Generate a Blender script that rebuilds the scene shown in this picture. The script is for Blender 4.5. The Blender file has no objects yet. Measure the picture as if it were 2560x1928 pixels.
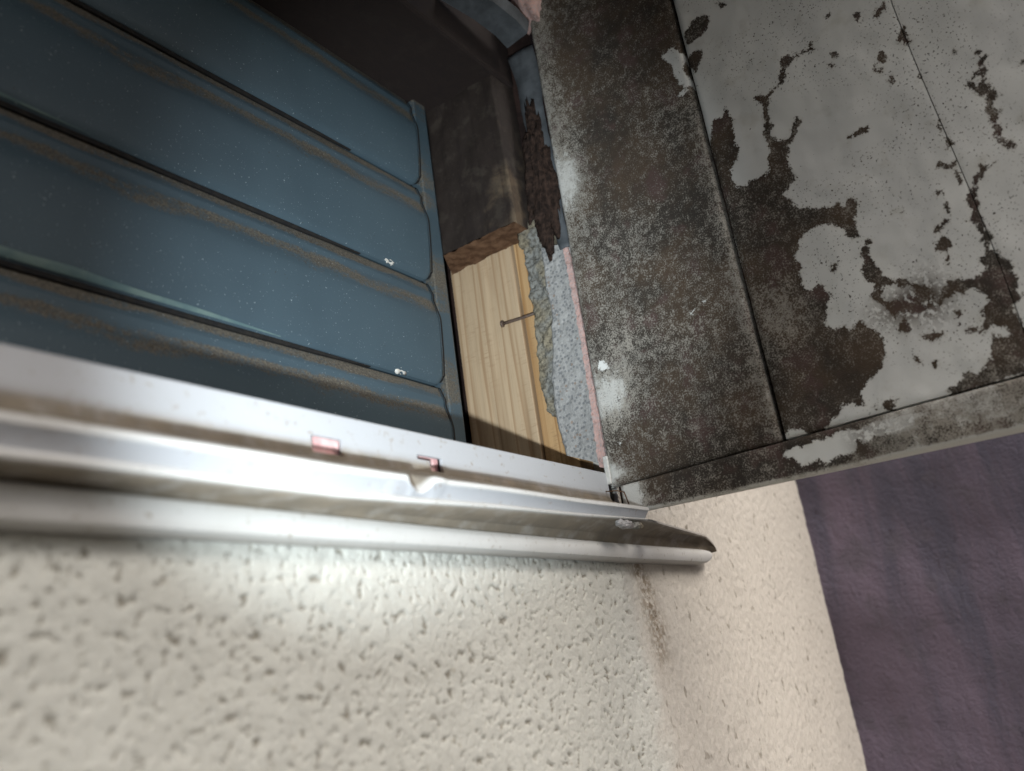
import bpy, bmesh, math, random
import numpy as np
from mathutils import Matrix, Vector
random.seed(7)
S = bpy.context.scene
R = math.radians

# ------------------------------------------------------------------ camera
cam_d = bpy.data.cameras.new('camera')
cam_d.sensor_width = 36.0
cam_d.lens = 30.861
cam_d.clip_start = 0.01
cam_d.clip_end = 300
cam = bpy.data.objects.new('camera', cam_d)
S.collection.objects.link(cam)
ax = [(0.58354683, 0.18587047, 0.79052214), (-0.80062502, 0.29460228, 0.52173659), (-0.1359142, -0.93736954, 0.32072678)]
m = Matrix.Identity(4)
for i in range(3):
    m[i][0] = ax[i][0]; m[i][1] = -ax[i][1]; m[i][2] = -ax[i][2]
m[0][3], m[1][3], m[2][3] = -0.6094, -0.3274, -0.1479
cam.matrix_world = m
cam_d.dof.use_dof = True
cam_d.dof.focus_distance = 0.70
cam_d.dof.aperture_fstop = 5.0
S.camera = cam

# ------------------------------------------------------------------ sky, sun, torch, exposure
SUN_EL, SUN_AZ = R(44), R(186)       # azimuth clockwise from +Y
w = bpy.data.worlds.new('World'); S.world = w; w.use_nodes = True
wn = w.node_tree.nodes; wl = w.node_tree.links
sky = wn.new('ShaderNodeTexSky'); sky.sky_type = 'NISHITA'; sky.sun_disc = False
sky.sun_elevation = SUN_EL; sky.sun_rotation = SUN_AZ
sky.dust_density = 4.0; sky.air_density = 1.0; sky.ozone_density = 1.0
bg = wn['Background']; bg.inputs['Strength'].default_value = 0.085
wl.new(sky.outputs[0], bg.inputs['Color'])

sd = bpy.data.lights.new('sun', 'SUN'); sd.energy = 2.5; sd.angle = R(35); sd.color = (1.0, 0.95, 0.90)
sun = bpy.data.objects.new('sun', sd); S.collection.objects.link(sun)
sv = Vector((math.sin(SUN_AZ) * math.cos(SUN_EL), math.cos(SUN_AZ) * math.cos(SUN_EL), math.sin(SUN_EL)))
sun.rotation_euler = sv.to_track_quat('Z', 'Y').to_euler()

# the photographer's lit torch: its cool beam falls into the window corner
td = bpy.data.lights.new('torch', 'SPOT'); td.energy = 21.0; td.color = (0.86, 0.95, 1.0)
td.spot_size = R(44); td.spot_blend = 1.0; td.shadow_soft_size = 0.006
torch = bpy.data.objects.new('torch', td); S.collection.objects.link(torch)
torch.location = (-0.60, -0.285, -0.190)
tv = Vector((-0.055, 0.10, 0.180)) - torch.location
torch.rotation_euler = tv.to_track_quat('-Z', 'Y').to_euler()

S.view_settings.view_transform = 'Standard'
S.view_settings.look = 'None'
S.view_settings.gamma = 1.0
S.view_settings.use_curve_mapping = False
S.view_settings.exposure = 0.4

# ------------------------------------------------------------------ numpy noise
_rs = np.random.RandomState(11)
_P = _rs.permutation(512)
_G = _rs.rand(512) * 2 * math.pi
_GX, _GY = np.cos(_G), np.sin(_G)
def perlin(x, y):
    x = np.asarray(x, float); y = np.asarray(y, float)
    xi = np.floor(x).astype(int); yi = np.floor(y).astype(int)
    xf = x - xi; yf = y - yi
    u = xf * xf * xf * (xf * (xf * 6 - 15) + 10); v = yf * yf * yf * (yf * (yf * 6 - 15) + 10)
    def g(i, j, dx, dy):
        h = _P[(_P[i & 511] + j) & 511]
        return _GX[h] * dx + _GY[h] * dy
    a = g(xi, yi, xf, yf); b = g(xi + 1, yi, xf - 1, yf)
    c = g(xi, yi + 1, xf, yf - 1); d = g(xi + 1, yi + 1, xf - 1, yf - 1)
    return 1.5 * (a + u * (b - a) + v * ((c + u * (d - c)) - (a + u * (b - a))))
def fbm(x, y, o=4, g=.5):
    s = 0; a = 1; f = 1
    for k in range(o):
        s = s + a * perlin(x * f + 17.3 * k, y * f + 5.1 * k); a *= g; f *= 2.03
    return s
def sstep(a, b, x):
    t = np.clip((x - a) / (b - a), 0, 1); return t * t * (3 - 2 * t)
def poly_sd(px, py, poly):
    """signed distance, positive inside"""
    P = np.array(poly); Q = np.roll(P, -1, 0)
    d2 = np.full(px.shape, 1e9); ins = np.zeros(px.shape, bool)
    for (ax_, ay), (bx, by) in zip(P, Q):
        ex, ey = bx - ax_, by - ay
        L = ex * ex + ey * ey + 1e-12
        t = np.clip(((px - ax_) * ex + (py - ay) * ey) / L, 0, 1)
        d2 = np.minimum(d2, (px - ax_ - t * ex) ** 2 + (py - ay - t * ey) ** 2)
        c = ((ay > py) != (by > py)) & (px < ex * (py - ay) / (by - ay + 1e-15) + ax_)
        ins ^= c
    d = np.sqrt(d2)
    return np.where(ins, d, -d)

# ------------------------------------------------------------------ object helpers
def link(o, parent=None):
    S.collection.objects.link(o)
    if parent: o.parent = parent
    return o
def tag(o, label=None, cat=None, group=None, kind=None):
    if label: o['label'] = label
    if cat: o['category'] = cat
    if group: o['group'] = group
    if kind: o['kind'] = kind
    return o
def empty(name, loc=(0, 0, 0)):
    o = bpy.data.objects.new(name, None); o.empty_display_size = .05; o.location = loc
    return link(o)
def obj(name, verts, faces, mat, parent=None, smooth=False, attrs=None, bevel=0, seg=2, angle=40):
    me = bpy.data.meshes.new(name)
    me.from_pydata([tuple(map(float, v)) for v in verts], [], [tuple(map(int, f)) for f in faces])
    bm = bmesh.new(); bm.from_mesh(me)
    if attrs is None: bmesh.ops.recalc_face_normals(bm, faces=bm.faces)
    bm.to_mesh(me); bm.free()
    if attrs:
        for k, a in attrs.items():
            at = me.attributes.new(k, 'FLOAT', 'POINT'); at.data.foreach_set('value', np.asarray(a, dtype=np.float32))
    if mat: me.materials.append(mat)
    o = link(bpy.data.objects.new(name, me), parent)
    if smooth: me.polygons.foreach_set('use_smooth', [True] * len(me.polygons))
    if bevel:
        b = o.modifiers.new('bevel', 'BEVEL'); b.width = bevel; b.segments = seg; b.limit_method = 'ANGLE'; b.angle_limit = R(angle)
    return o
def box_vf(x0, x1, y0, y1, z0, z1):
    v = [(x, y, z) for x in (x0, x1) for y in (y0, y1) for z in (z0, z1)]
    f = [(0, 1, 3, 2), (4, 6, 7, 5), (0, 4, 5, 1), (2, 3, 7, 6), (0, 2, 6, 4), (1, 5, 7, 3)]
    return v, f
def box(name, b, mat, parent=None, bevel=0, **k):
    v, f = box_vf(*b); return obj(name, v, f, mat, parent, bevel=bevel, **k)
def grid_faces(nu, nv, off=0):
    i = np.arange(nu - 1)[:, None] * nv + np.arange(nv - 1)[None, :] + off
    return np.stack([i, i + nv, i + nv + 1, i + 1], -1).reshape(-1, 4)
def sweep_x(name, prof, xs, mat, parent=None, deform=None, attrs=None, closed=False, caps=True, smooth=True, flip=False):
    """profile of (y, z) swept along x"""
    n = len(prof); V = []; A = {k: [] for k in (attrs or {})}
    for x in xs:
        for j, (y, z) in enumerate(prof):
            p = (x, y, z)
            if deform: p = deform(x, y, z, j)
            V.append(p)
            for k in A: A[k].append(attrs[k][j])
    F = []
    for i in range(len(xs) - 1):
        for j in range(n if closed else n - 1):
            a = i * n + j; b = i * n + (j + 1) % n
            F.append((a, b, b + n, a + n) if flip else (a, a + n, b + n, b))
    if caps and closed:
        F.append(tuple(range(n)) if not flip else tuple(reversed(range(n))))
        l = (len(xs) - 1) * n
        F.append(tuple(l + j for j in reversed(range(n))) if not flip else tuple(l + j for j in range(n)))
    me = bpy.data.meshes.new(name); me.from_pydata(V, [], F)
    bm = bmesh.new(); bm.from_mesh(me); bmesh.ops.recalc_face_normals(bm, faces=bm.faces); bm.to_mesh(me); bm.free()
    for k in A:
        at = me.attributes.new(k, 'FLOAT', 'POINT'); at.data.foreach_set('value', np.asarray(A[k], dtype=np.float32))
    me.materials.append(mat)
    o = link(bpy.data.objects.new(name, me), parent)
    if smooth:
        me.polygons.foreach_set('use_smooth', [True] * len(me.polygons))
        try: me.set_sharp_from_angle(angle=R(26))
        except Exception: pass
    return o
def tube(name, pts, rad, mat, parent=None, n=8):
    V = []; F = []
    pts = [Vector(p) for p in pts]
    rad = rad if isinstance(rad, (list, tuple)) else [rad] * len(pts)
    for i, p in enumerate(pts):
        d = (pts[min(i + 1, len(pts) - 1)] - pts[max(i - 1, 0)]).normalized()
        s = d.cross(Vector((.3, .2, 1))).normalized(); t = d.cross(s)
        for k in range(n):
            a = 2 * math.pi * k / n
            V.append(p + (s * math.cos(a) + t * math.sin(a)) * rad[i])
    for i in range(len(pts) - 1):
        for k in range(n):
            a = i * n + k; b = i * n + (k + 1) % n
            F.append((a, b, b + n, a + n))
    F.append(tuple(range(n))); F.append(tuple(range((len(pts) - 1) * n, len(pts) * n)))
    return obj(name, V, F, mat, parent, smooth=True)

# ------------------------------------------------------------------ material helper
class Mat:
    def __init__(s, name, rough=.8, spec=.3, metallic=0):
        s.m = bpy.data.materials.new(name); s.m.use_nodes = True
        s.n = s.m.node_tree.nodes; s.l = s.m.node_tree.links
        s.b = s.n['Principled BSDF']
        s.b.inputs['Roughness'].default_value = rough
        s.b.inputs['Specular IOR Level'].default_value = spec
        s.b.inputs['Metallic'].default_value = metallic
        s.tc = s.n.new('ShaderNodeTexCoord').outputs['Object']
    def val(s, sock, v):
        if isinstance(v, (int, float)): sock.default_value = v
        elif isinstance(v, tuple): sock.default_value = v if len(v) == len(sock.default_value) else tuple(v) + (1,)
        else: s.l.new(v, sock)
    def mapping(s, scale=(1, 1, 1), rot=(0, 0, 0), loc=(0, 0, 0)):
        n = s.n.new('ShaderNodeMapping'); s.l.new(s.tc, n.inputs[0])
        n.inputs['Scale'].default_value = scale; n.inputs['Rotation'].default_value = rot; n.inputs['Location'].default_value = loc
        return n.outputs[0]
    def noise(s, scale, detail=4, rough=.55, vec=None, dist=0, col=False):
        n = s.n.new('ShaderNodeTexNoise'); s.l.new(vec or s.tc, n.inputs['Vector'])
        n.inputs['Scale'].default_value = scale; n.inputs['Detail'].default_value = detail
        n.inputs['Roughness'].default_value = rough; n.inputs['Distortion'].default_value = dist
        return n.outputs['Color' if col else 'Fac']
    def vor(s, scale, feature='F1', out='Distance', vec=None, rnd=1):
        n = s.n.new('ShaderNodeTexVoronoi'); s.l.new(vec or s.tc, n.inputs['Vector'])
        n.feature = feature; n.inputs['Scale'].default_value = scale; n.inputs['Randomness'].default_value = rnd
        return n.outputs[out]
    def math(s, op, a, b=0.0, c=None, clamp=False):
        n = s.n.new('ShaderNodeMath'); n.operation = op; n.use_clamp = clamp
        s.val(n.inputs[0], a); s.val(n.inputs[1], b)
        if c is not None: s.val(n.inputs[2], c)
        return n.outputs[0]
    def ramp(s, fac, lo, hi, a=0.0, b=1.0, smooth=True):
        n = s.n.new('ShaderNodeMapRange'); n.interpolation_type = 'SMOOTHSTEP' if smooth else 'LINEAR'
        s.val(n.inputs['Value'], fac)
        n.inputs['From Min'].default_value = lo; n.inputs['From Max'].default_value = hi
        n.inputs['To Min'].default_value = a; n.inputs['To Max'].default_value = b
        return n.outputs[0]
    def mix(s, fac, a, b, mode='MIX'):
        n = s.n.new('ShaderNodeMix'); n.data_type = 'RGBA'; n.blend_type = mode
        s.val(n.inputs[0], fac); s.val(n.inputs[6], a); s.val(n.inputs[7], b)
        return n.outputs[2]
    def attr(s, name):
        n = s.n.new('ShaderNodeAttribute'); n.attribute_name = name; return n.outputs['Fac']
    def xyz(s):
        n = s.n.new('ShaderNodeSeparateXYZ'); s.l.new(s.tc, n.inputs[0]); return n.outputs
    def bump(s, h, dist, strength=1.0, prev=None):
        n = s.n.new('ShaderNodeBump'); s.val(n.inputs['Height'], h)
        n.inputs['Distance'].default_value = dist; n.inputs['Strength'].default_value = strength
        if prev: s.l.new(prev, n.inputs['Normal'])
        return n.outputs[0]
    def done(s, col, rough=None, normal=None):
        s.val(s.b.inputs['Base Color'], col)
        if rough is not None: s.val(s.b.inputs['Roughness'], rough)
        if normal is not None: s.l.new(normal, s.b.inputs['Normal'])
        return s.m

# stucco of the cream wall
def mat_stucco():
    M = Mat('stucco', .85, .25)
    h = M.attr('pit'); st = M.attr('stain'); sm = M.attr('smooth_zone')
    big = M.noise(7, 3); fine = M.noise(700, 3, .6)
    base = M.mix(M.ramp(big, .35, .65), (.635, .642, .595), (.59, .595, .55))
    base = M.mix(M.ramp(sm, 0, 1), base, (.57, .535, .48))
    base = M.mix(M.ramp(fine, .3, .75, 0, .22), base, (.36, .33, .27))
    dirt = M.math('MULTIPLY', M.ramp(h, .25, .9), M.ramp(M.noise(40, 4, .6), .30, .52))
    base = M.mix(M.math('MULTIPLY', dirt, .72), base, (.19, .165, .125))  # dirt colour also paints shade into the pits to deepen the relief
    sp = M.ramp(M.noise(130, 3, .6), .66, .74)
    base = M.mix(M.math('MULTIPLY', sp, .45), base, (.28, .25, .17))
    sn = M.math('MULTIPLY', st, M.ramp(M.noise(240, 5, .65), .36, .60))
    base = M.mix(M.math('MULTIPLY', sn, .85), base, (.20, .15, .095))
    nrm = M.bump(M.noise(520, 6, .7), .0009, 1.0)
    return M.done(base, None, nrm)
def mat_purple():
    M = Mat('purple_paint', .7, .3)
    st = M.noise(12, 5, .62, vec=M.mapping((1, 1.5, .26), (R(10), 0, 0)), dist=.5)
    c = M.mix(M.ramp(st, .34, .66), (.110, .104, .145), (.190, .152, .205))
    c = M.mix(M.ramp(M.noise(26, 4, .6), .50, .70, 0, .7), c, (.135, .120, .150))
    c = M.mix(M.ramp(M.noise(60, 4, .65, vec=M.mapping((1, 1, .5), (R(25), 0, 0))), .62, .76, 0, .75), c, (.045, .038, .050))
    c = M.mix(M.ramp(M.noise(900, 2), .5, .8, 0, .5), c, (.16, .12, .145))
    c = M.mix(M.ramp(M.noise(75, 2, .5, vec=M.mapping((1, 3.4, .7), (R(20), 0, 0))), .76, .80, 0, .55), c, (.34, .30, .34))
    n = M.bump(M.noise(190, 6, .65), .003, 1.0)
    return M.done(c, None, M.bump(M.noise(34, 4), .006, .7, n))
def mould_cols(M, amount):
    """cement with black-brown mould growing as fine specks; amount 0..1 socket"""
    cem = M.mix(M.ramp(M.noise(25, 3), .35, .65), (.345, .318, .275), (.275, .257, .225))
    cem = M.mix(M.ramp(M.math('ADD', amount, M.math('MULTIPLY', M.math('SUBTRACT', M.noise(180, 4, .65), .5), .5)), .42, .62), (.56, .55, .515), cem)
    n1 = M.noise(800, 4, .65); n2 = M.noise(150, 4, .6)
    f = M.math('ADD', M.math('MULTIPLY', n1, .8), M.math('MULTIPLY', n2, .45))
    th = M.ramp(amount, 0, 1, .95, .447, smooth=False)
    k = M.ramp(M.math('SUBTRACT', f, th), -.09, .13)
    dk = M.mix(M.ramp(M.noise(14, 4, .6), .38, .64), (.026, .020, .016), (.068, .043, .026))
    dk = M.mix(M.ramp(M.noise(38, 3), .52, .70), dk, (.075, .042, .038))
    return M.mix(M.math('MULTIPLY', k, .93), cem, dk), n1
def mat_board():
    M = Mat('mouldy_board', .85, .25)
    am = M.attr('mould'); sd_ = M.attr('paint_sd'); sp = M.attr('speckle')
    base, n1 = mould_cols(M, am)
    e = M.math('MULTIPLY', M.math('SUBTRACT', M.noise(230, 5, .7), .5), .0095)
    e2 = M.math('MULTIPLY', M.math('SUBTRACT', M.noise(650, 3, .6), .5), .005)
    s_ = M.math('ADD', M.math('ADD', sd_, e), e2)
    k = M.ramp(s_, -.00012, .00022, smooth=False)
    # pinholes and small chips through the paint
    ch = M.math('SUBTRACT', 1.0, M.ramp(M.noise(330, 3, .6, vec=M.mapping((1, .8, 1.25), (R(30), 0, 0))), .70, .72))
    big = M.ramp(M.noise(16, 3), .44, .60)
    ch = M.math('MAXIMUM', ch, M.math('SUBTRACT', .92, M.math('MULTIPLY', big, .85)))
    ch2 = M.math('SUBTRACT', 1.0, M.math('MULTIPLY', M.ramp(M.noise(620, 2), .64, .68), M.ramp(M.noise(11, 2), .42, .55)))
    k = M.math('MULTIPLY', k, M.math('MULTIPLY', ch, ch2))
    mo = M.math('SUBTRACT', 1.0, M.math('MULTIPLY', sp, M.ramp(M.noise(230, 5, .65), .44, .52)))
    k = M.math('MULTIPLY', k, mo)
    pc = M.mix(M.ramp(M.noise(9, 3), .35, .65), (.74, .745, .715), (.67, .675, .655))
    pc = M.mix(M.ramp(M.noise(48, 4), .55, .75, 0, .3), pc, (.40, .38, .30))
    edge = M.math('MULTIPLY', M.ramp(s_, .0, .0016, 1, 0), .28)
    pc = M.mix(edge, pc, (.34, .29, .22))
    col = M.mix(k, base, pc)
    r = M.math('SUBTRACT', .9, M.math('MULTIPLY', k, .22))
    hgt = M.math('ADD', M.math('MULTIPLY', k, .0009), M.math('MULTIPLY', M.math('MULTIPLY', n1, M.math('SUBTRACT', 1.25, k)), .00045))
    return M.done(col, r, M.bump(M.math('MULTIPLY', hgt, 1000), .001, .9))
def mat_mortar():
    M = Mat('grey_mortar', .9, .2)
    c = M.mix(M.ramp(M.noise(40, 4), .35, .65), (.275, .270, .262), (.35, .342, .328))
    c = M.mix(M.ramp(M.noise(600, 5, .7), .40, .7, 0, .5), c, (.48, .48, .475))
    v = M.vor(330); vc = M.vor(330, out='Color')
    sep = M.n.new('ShaderNodeSeparateColor'); M.l.new(vc, sep.inputs[0])
    sel = M.ramp(sep.outputs[0], .45, .5)
    k = M.math('MULTIPLY', M.ramp(v, .36, .46, 1, 0), sel)
    c = M.mix(M.math('MULTIPLY', k, .46), c, M.mix(M.ramp(sep.outputs[1], .86, .9), (.075, .085, .10), (.22, .11, .045)))
    v2 = M.vor(640); c = M.mix(M.ramp(v2, .12, .24, .4, 0), c, (.09, .095, .105))
    n = M.bump(M.noise(600, 4), .0006, .8)
    return M.done(c, None, M.bump(v, .0004, .6, n))
def mat_crumble():
    M = Mat('crumbled_mortar', .95, .15)
    c = M.mix(M.ramp(M.noise(45, 4), .38, .62), (.27, .235, .17), (.22, .22, .205))
    c = M.mix(M.ramp(M.noise(260, 4, .65), .45, .65, 0, .75), c, (.07, .062, .048))
    c = M.mix(M.ramp(M.noise(800, 3), .58, .75, 0, .6), c, (.46, .42, .33))
    return M.done(c, None, M.bump(M.noise(300, 6, .65), .0018, 1))
def mat_pink():
    M = Mat('pink_undercoat', .9, .2)
    c = M.mix(M.ramp(M.noise(500, 5, .65), .35, .65), (.56, .345, .30), (.46, .36, .34))
    c = M.mix(M.ramp(M.noise(240, 4, .65), .54, .66, 0, .6), c, (.20, .13, .11))
    return M.done(c, None, M.bump(M.noise(700, 4), .0006, .9))
def mat_wood(name, a, b, dark, off=0.0, mould=False):
    M = Mat(name, .7, .25)
    # growth rings cut lengthwise: bands along z
    wv = M.mapping((60, 60, 2.4), (0, 0, 0), (off, off, 0))
    d = M.noise(1.0, 3, .55, vec=M.mapping((38, 38, 1.0), (0, 0, 0), (off, 0, off)))
    x = M.xyz()
    d2 = M.noise(1, 2, .5, vec=M.mapping((70, 70, 1.6), (0, 0, 0), (off, off, 2)))
    ph = M.math('ADD', M.math('MULTIPLY', x[1], 80.0), M.math('MULTIPLY', d, 4.6))
    ph = M.math('ADD', ph, M.math('MULTIPLY', d2, 1.3))
    ph = M.math('ADD', ph, off)
    fr = M.math('FRACT', ph)
    late = M.math('MULTIPLY', M.ramp(fr, .50, .93, 0, 1), M.ramp(fr, .93, 1.0, 1, 0))
    c = M.mix(late, a, b)
    fib = M.noise(3.2, 5, .6, vec=M.mapping((300, 300, 7)))
    c = M.mix(M.ramp(fib, .42, .72, 0, .42), c, b)
    c = M.mix(M.ramp(M.noise(1, 4, .6, vec=M.mapping((20, 34, 6))), .54, .74, 0, .5), c, dark)
    sc = M.noise(1, 3, .6, vec=M.mapping((60, 70, 650), (R(14), 0, 0)))
    c = M.mix(M.math('MULTIPLY', M.ramp(sc, .50, .72, 0, .8), M.ramp(M.noise(30, 2), .45, .6)), c, dark)
    if mould:
        x = M.xyz()
        a = M.noise(26, 6, .62, dist=.4); b_ = M.noise(9, 3, .5)
        f = M.math('ADD', M.math('MULTIPLY', a, .7), M.math('MULTIPLY', b_, .5))
        f = M.math('ADD', f, M.math('MULTIPLY', x[2], mould[0])); f = M.math('ADD', f, M.math('MULTIPLY', x[1], mould[1]))
        c = M.mix(M.ramp(f, mould[2], mould[2] + .26, 0, .95), c, (.020, .015, .014))
        c = M.mix(M.ramp(M.noise(300, 3, .6), .58, .80, 0, .25 * mould[3]), c, (.20, .17, .13))
        c = M.mix(M.ramp(M.noise(60, 5, .65), .52, .66, 0, mould[3]), c, (.055, .045, .036))
    nb = M.bump(M.math('SUBTRACT', fib, M.math('MULTIPLY', late, .0)), .00010, .5)
    return M.done(c, None, nb)
def mat_sill():
    M = Mat('painted_aluminium', .55, .35)
    g = M.attr('grime')
    c = M.mix(M.ramp(M.noise(16, 3), .35, .65), (.56, .56, .545), (.51, .505, .485))
    c = M.mix(M.attr('reflect_dirt_grey'), c, (.36, .375, .40))  # grey painted in: a reflection on the rail face, a dirty tone on the flange
    k = M.math('MULTIPLY', g, M.ramp(M.noise(70, 5, .6), .25, .55, .72, 1))
    c = M.mix(M.math('MULTIPLY', k, .92), c, M.mix(M.ramp(M.noise(55, 4), .35, .65), (.150, .122, .085), (.195, .158, .110)))
    sp = M.math('MULTIPLY', M.ramp(M.noise(230, 4, .65), .60, .70), .6)
    c = M.mix(sp, c, (.24, .19, .13))
    r = M.math('ADD', .50, M.math('MULTIPLY', k, .4))
    return M.done(c, r, M.bump(M.noise(350, 4), .0003, .6))
def mat_blue():
    M = Mat('blue_painted_steel', .5, .28)
    g = M.attr('dirt')
    c = M.mix(M.ramp(M.noise(9, 3), .35, .65), (.058, .090, .112), (.050, .078, .098))
    n = M.noise(420, 4, .65); n2 = M.noise(16, 5, .65, vec=M.mapping((.8, 1, 3.0)))
    k = M.ramp(M.math('ADD', g, M.math('MULTIPLY', M.math('ADD', M.math('SUBTRACT', n, .5), M.math('MULTIPLY', M.math('SUBTRACT', n2, .5), 1.7)), .9)), .34, .66)
    dc = M.mix(M.ramp(M.noise(700, 3), .35, .65), (.068, .059, .046), (.145, .125, .095))
    c = M.mix(M.math('MULTIPLY', k, .88), c, dc)
    c = M.mix(M.math('MULTIPLY', M.ramp(M.noise(760, 2, .5), .69, .76), .55), c, (.50, .58, .62))
    c = M.mix(M.math('MULTIPLY', M.ramp(M.noise(500, 2, .5, vec=M.mapping((1, 1, 1), (0, 0, 0), (3, 1, 7))), .72, .77), .7), c, (.05, .045, .035))
    r = M.math('ADD', .46, M.math('MULTIPLY', k, .45))
    return M.done(c, r, M.bump(M.noise(900, 3), .0002, .5))
def mat_plain(name, a, b, scale=60, rough=.8, spec=.3, bump=.0004, bs=300):
    M = Mat(name, rough, spec)
    c = M.mix(M.ramp(M.noise(scale, 4, .6), .35, .65), a, b)
    return M.done(c, None, M.bump(M.noise(bs, 5, .6), bump, .9))

m_stucco = mat_stucco(); m_purple = mat_purple(); m_board = mat_board(); m_mortar = mat_mortar()
m_crumble = mat_crumble(); m_pink = mat_pink(); m_sill = mat_sill(); m_blue = mat_blue()
m_wood = mat_wood('fresh_timber', (.50, .375, .245), (.36, .24, .14), (.36, .24, .145))
m_wood2 = mat_wood('fresh_timber_edge', (.53, .34, .17), (.34, .19, .08), (.34, .2, .1), 3.7)
m_mwood = mat_wood('mouldy_timber', (.17, .125, .08), (.10, .068, .042), (.05, .036, .028), 1.3, (2.4, 6.0, .27, .5))  # mould, with the top also blackened to merge into the dark recess
m_head = mat_wood('mouldy_head_timber', (.11, .062, .045), (.055, .032, .024), (.03, .02, .018), 2.1, (.3, 0, .30, .12))
m_brown = mat_plain('brown_dirty_wood', (.085, .045, .026), (.15, .085, .05), 90, .95, .1, .0010)
m_dark = mat_plain('dark_void_board', (.020, .014, .013), (.045, .028, .024), 30, .95, .05, .001)  # near-black colour stands in for the shade of the open cavity
m_grey = mat_plain('grey_vinyl', (.105, .115, .125), (.06, .066, .072), 40, .6, .3, .0003)
m_rot = mat_plain('rotten_wood', (.020, .014, .012), (.050, .032, .025), 190, .95, .1, .003, 220)
m_white = mat_plain('white_plug', (.60, .59, .56), (.50, .48, .43), 200, .5, .4)
m_nail = mat_plain('rusty_nail', (.075, .055, .048), (.13, .085, .06), 500, .6, .4)
m_black = mat_plain('black_gap_shade', (.012, .012, .013), (.02, .018, .016), 200, .8, .2)
m_pinkp = mat_plain('pink_foam', (.72, .40, .39), (.78, .55, .53), 160, .9, .2, .001, 260)
m_algae = mat_plain('pale_green_film', (.135, .195, .185), (.085, .14, .15), 45, .6, .3)
m_ground = mat_plain('concrete_ground', (.095, .09, .08), (.065, .062, .055), 3, .9, .2)
m_seal = mat_plain('grey_sealant', (.42, .42, .43), (.20, .19, .18), 130, .45, .5, .0015, 180)

# ------------------------------------------------------------------ setting
box('ground', (-25, 25, -25, 25, -1.72, -1.60), m_ground); tag(bpy.data.objects['ground'], kind='structure')

# cream stucco wall: fine relief where it is near, plain faces beyond
def build_wall():
    x0, x1, z0, z1, r = -.60, .516, -.37, .070, .00105
    nx = int((x1 - x0) / r) + 1; nz = int((z1 - z0) / r) + 1
    X, Zg = np.meshgrid(np.linspace(x0, x1, nx), np.linspace(z0, z1, nz), indexing='ij')
    sm = sstep(-.012, .05, X + .012 * fbm(X * 30, Zg * 30, 3) - .06 * np.clip(-.1 - Zg, 0, 1))
    wx = X + .003 * fbm(X * 60, Zg * 60, 2); wz = Zg + .003 * fbm(X * 60 + 9, Zg * 60, 2)
    a = fbm(wx * 175, wz * 215, 5, .60)                         # troweled plateaus with pits, 6-8 mm apart
    cr = 1 - np.abs(perlin(wx * 200 + 31, wz * 170 + 7) + .35 * perlin(X * 330, Zg * 330))
    rough = -.0017 * sstep(.26, .80, a) - .0005 * sstep(.88, .99, cr) * sstep(-.4, .3, a) + .00016 * fbm(X * 260, Zg * 260, 3, .6) + .0006 * fbm(X * 75, Zg * 75, 2)
    b = fbm(X * 190 + 40, Zg * 120, 3)
    fine = .00060 * b - .0004 * sstep(.55, 1.0, fbm(X * 70 + 3, Zg * 70, 3))
    big = .0010 * fbm(X * 14, Zg * 14, 2)
    H = rough * (1 - sm) + fine * sm + big
    pit = sstep(.36, .72, a) * (1 - .85 * sm) + 0.75 * sstep(.46, .85, fbm(X * 85 + 3, Zg * 70, 3)) * sm
    # run of dirt below the end of the sill
    cx = .035 + .16 * np.clip(-.06 - Zg, 0, 1) + .005 * fbm(Zg * 40, X * 10, 2)
    wd = .014 + .02 * np.clip(-.06 - Zg, 0, 1)
    st = np.exp(-((X - cx) / wd) ** 2) * sstep(-.175, -.12, Zg)
    H = H - .0012 * st * sstep(-.2, .4, fbm(X * 150, Zg * 90, 3))
    H = H - .004 * sstep(.503, .516, X) ** 2                # soft worn arris by the purple wall
    Y = 0.002 - H
    idx = np.arange(nx * nz).reshape(nx, nz)
    F = grid_faces(nx, nz)
    fx = X[:-1, :-1].ravel(); fz = Zg[:-1, :-1].ravel()
    keep = ~((fx < .014) & (fz > -.0535))
    F = F[keep]
    V = np.stack([X.ravel(), Y.ravel(), Zg.ravel()], 1)
    n = len(V)
    extra_v = []; extra_f = []
    for b in ((-2.2, x0, .003, .16, -1.6, -.054), (x0, .55, .006, .16, -1.6, z0), (x0, .013, .012, .16, z0, -.054), (.040, .55, .012, .16, z0, 1.3)):
        v, f = box_vf(*b)
        o_ = n + len(extra_v); extra_v += v; extra_f += [tuple(o_ + i for i in q) for q in f]
    V = np.concatenate([V, np.array(extra_v)])
    e = len(extra_v)
    me = bpy.data.meshes.new('cream_wall')
    me.from_pydata(V.tolist(), [], F[:, ::1].tolist() + extra_f)
    for nm, a_, fill in (('pit', pit, 0), ('stain', st, 0), ('smooth_zone', sm, .5)):
        at = me.attributes.new(nm, 'FLOAT', 'POINT')
        at.data.foreach_set('value', np.concatenate([a_.ravel(), np.full(e, fill)]).astype(np.float32))
    me.materials.append(m_stucco)
    sm_ = np.zeros(len(me.polygons), bool); sm_[:len(F)] = True
    me.polygons.foreach_set('use_smooth', sm_)
    o = link(bpy.data.objects.new('cream_wall', me))
    tag(o, 'rough cream stucco wall below the white window sill', 'wall')
build_wall()

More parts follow.
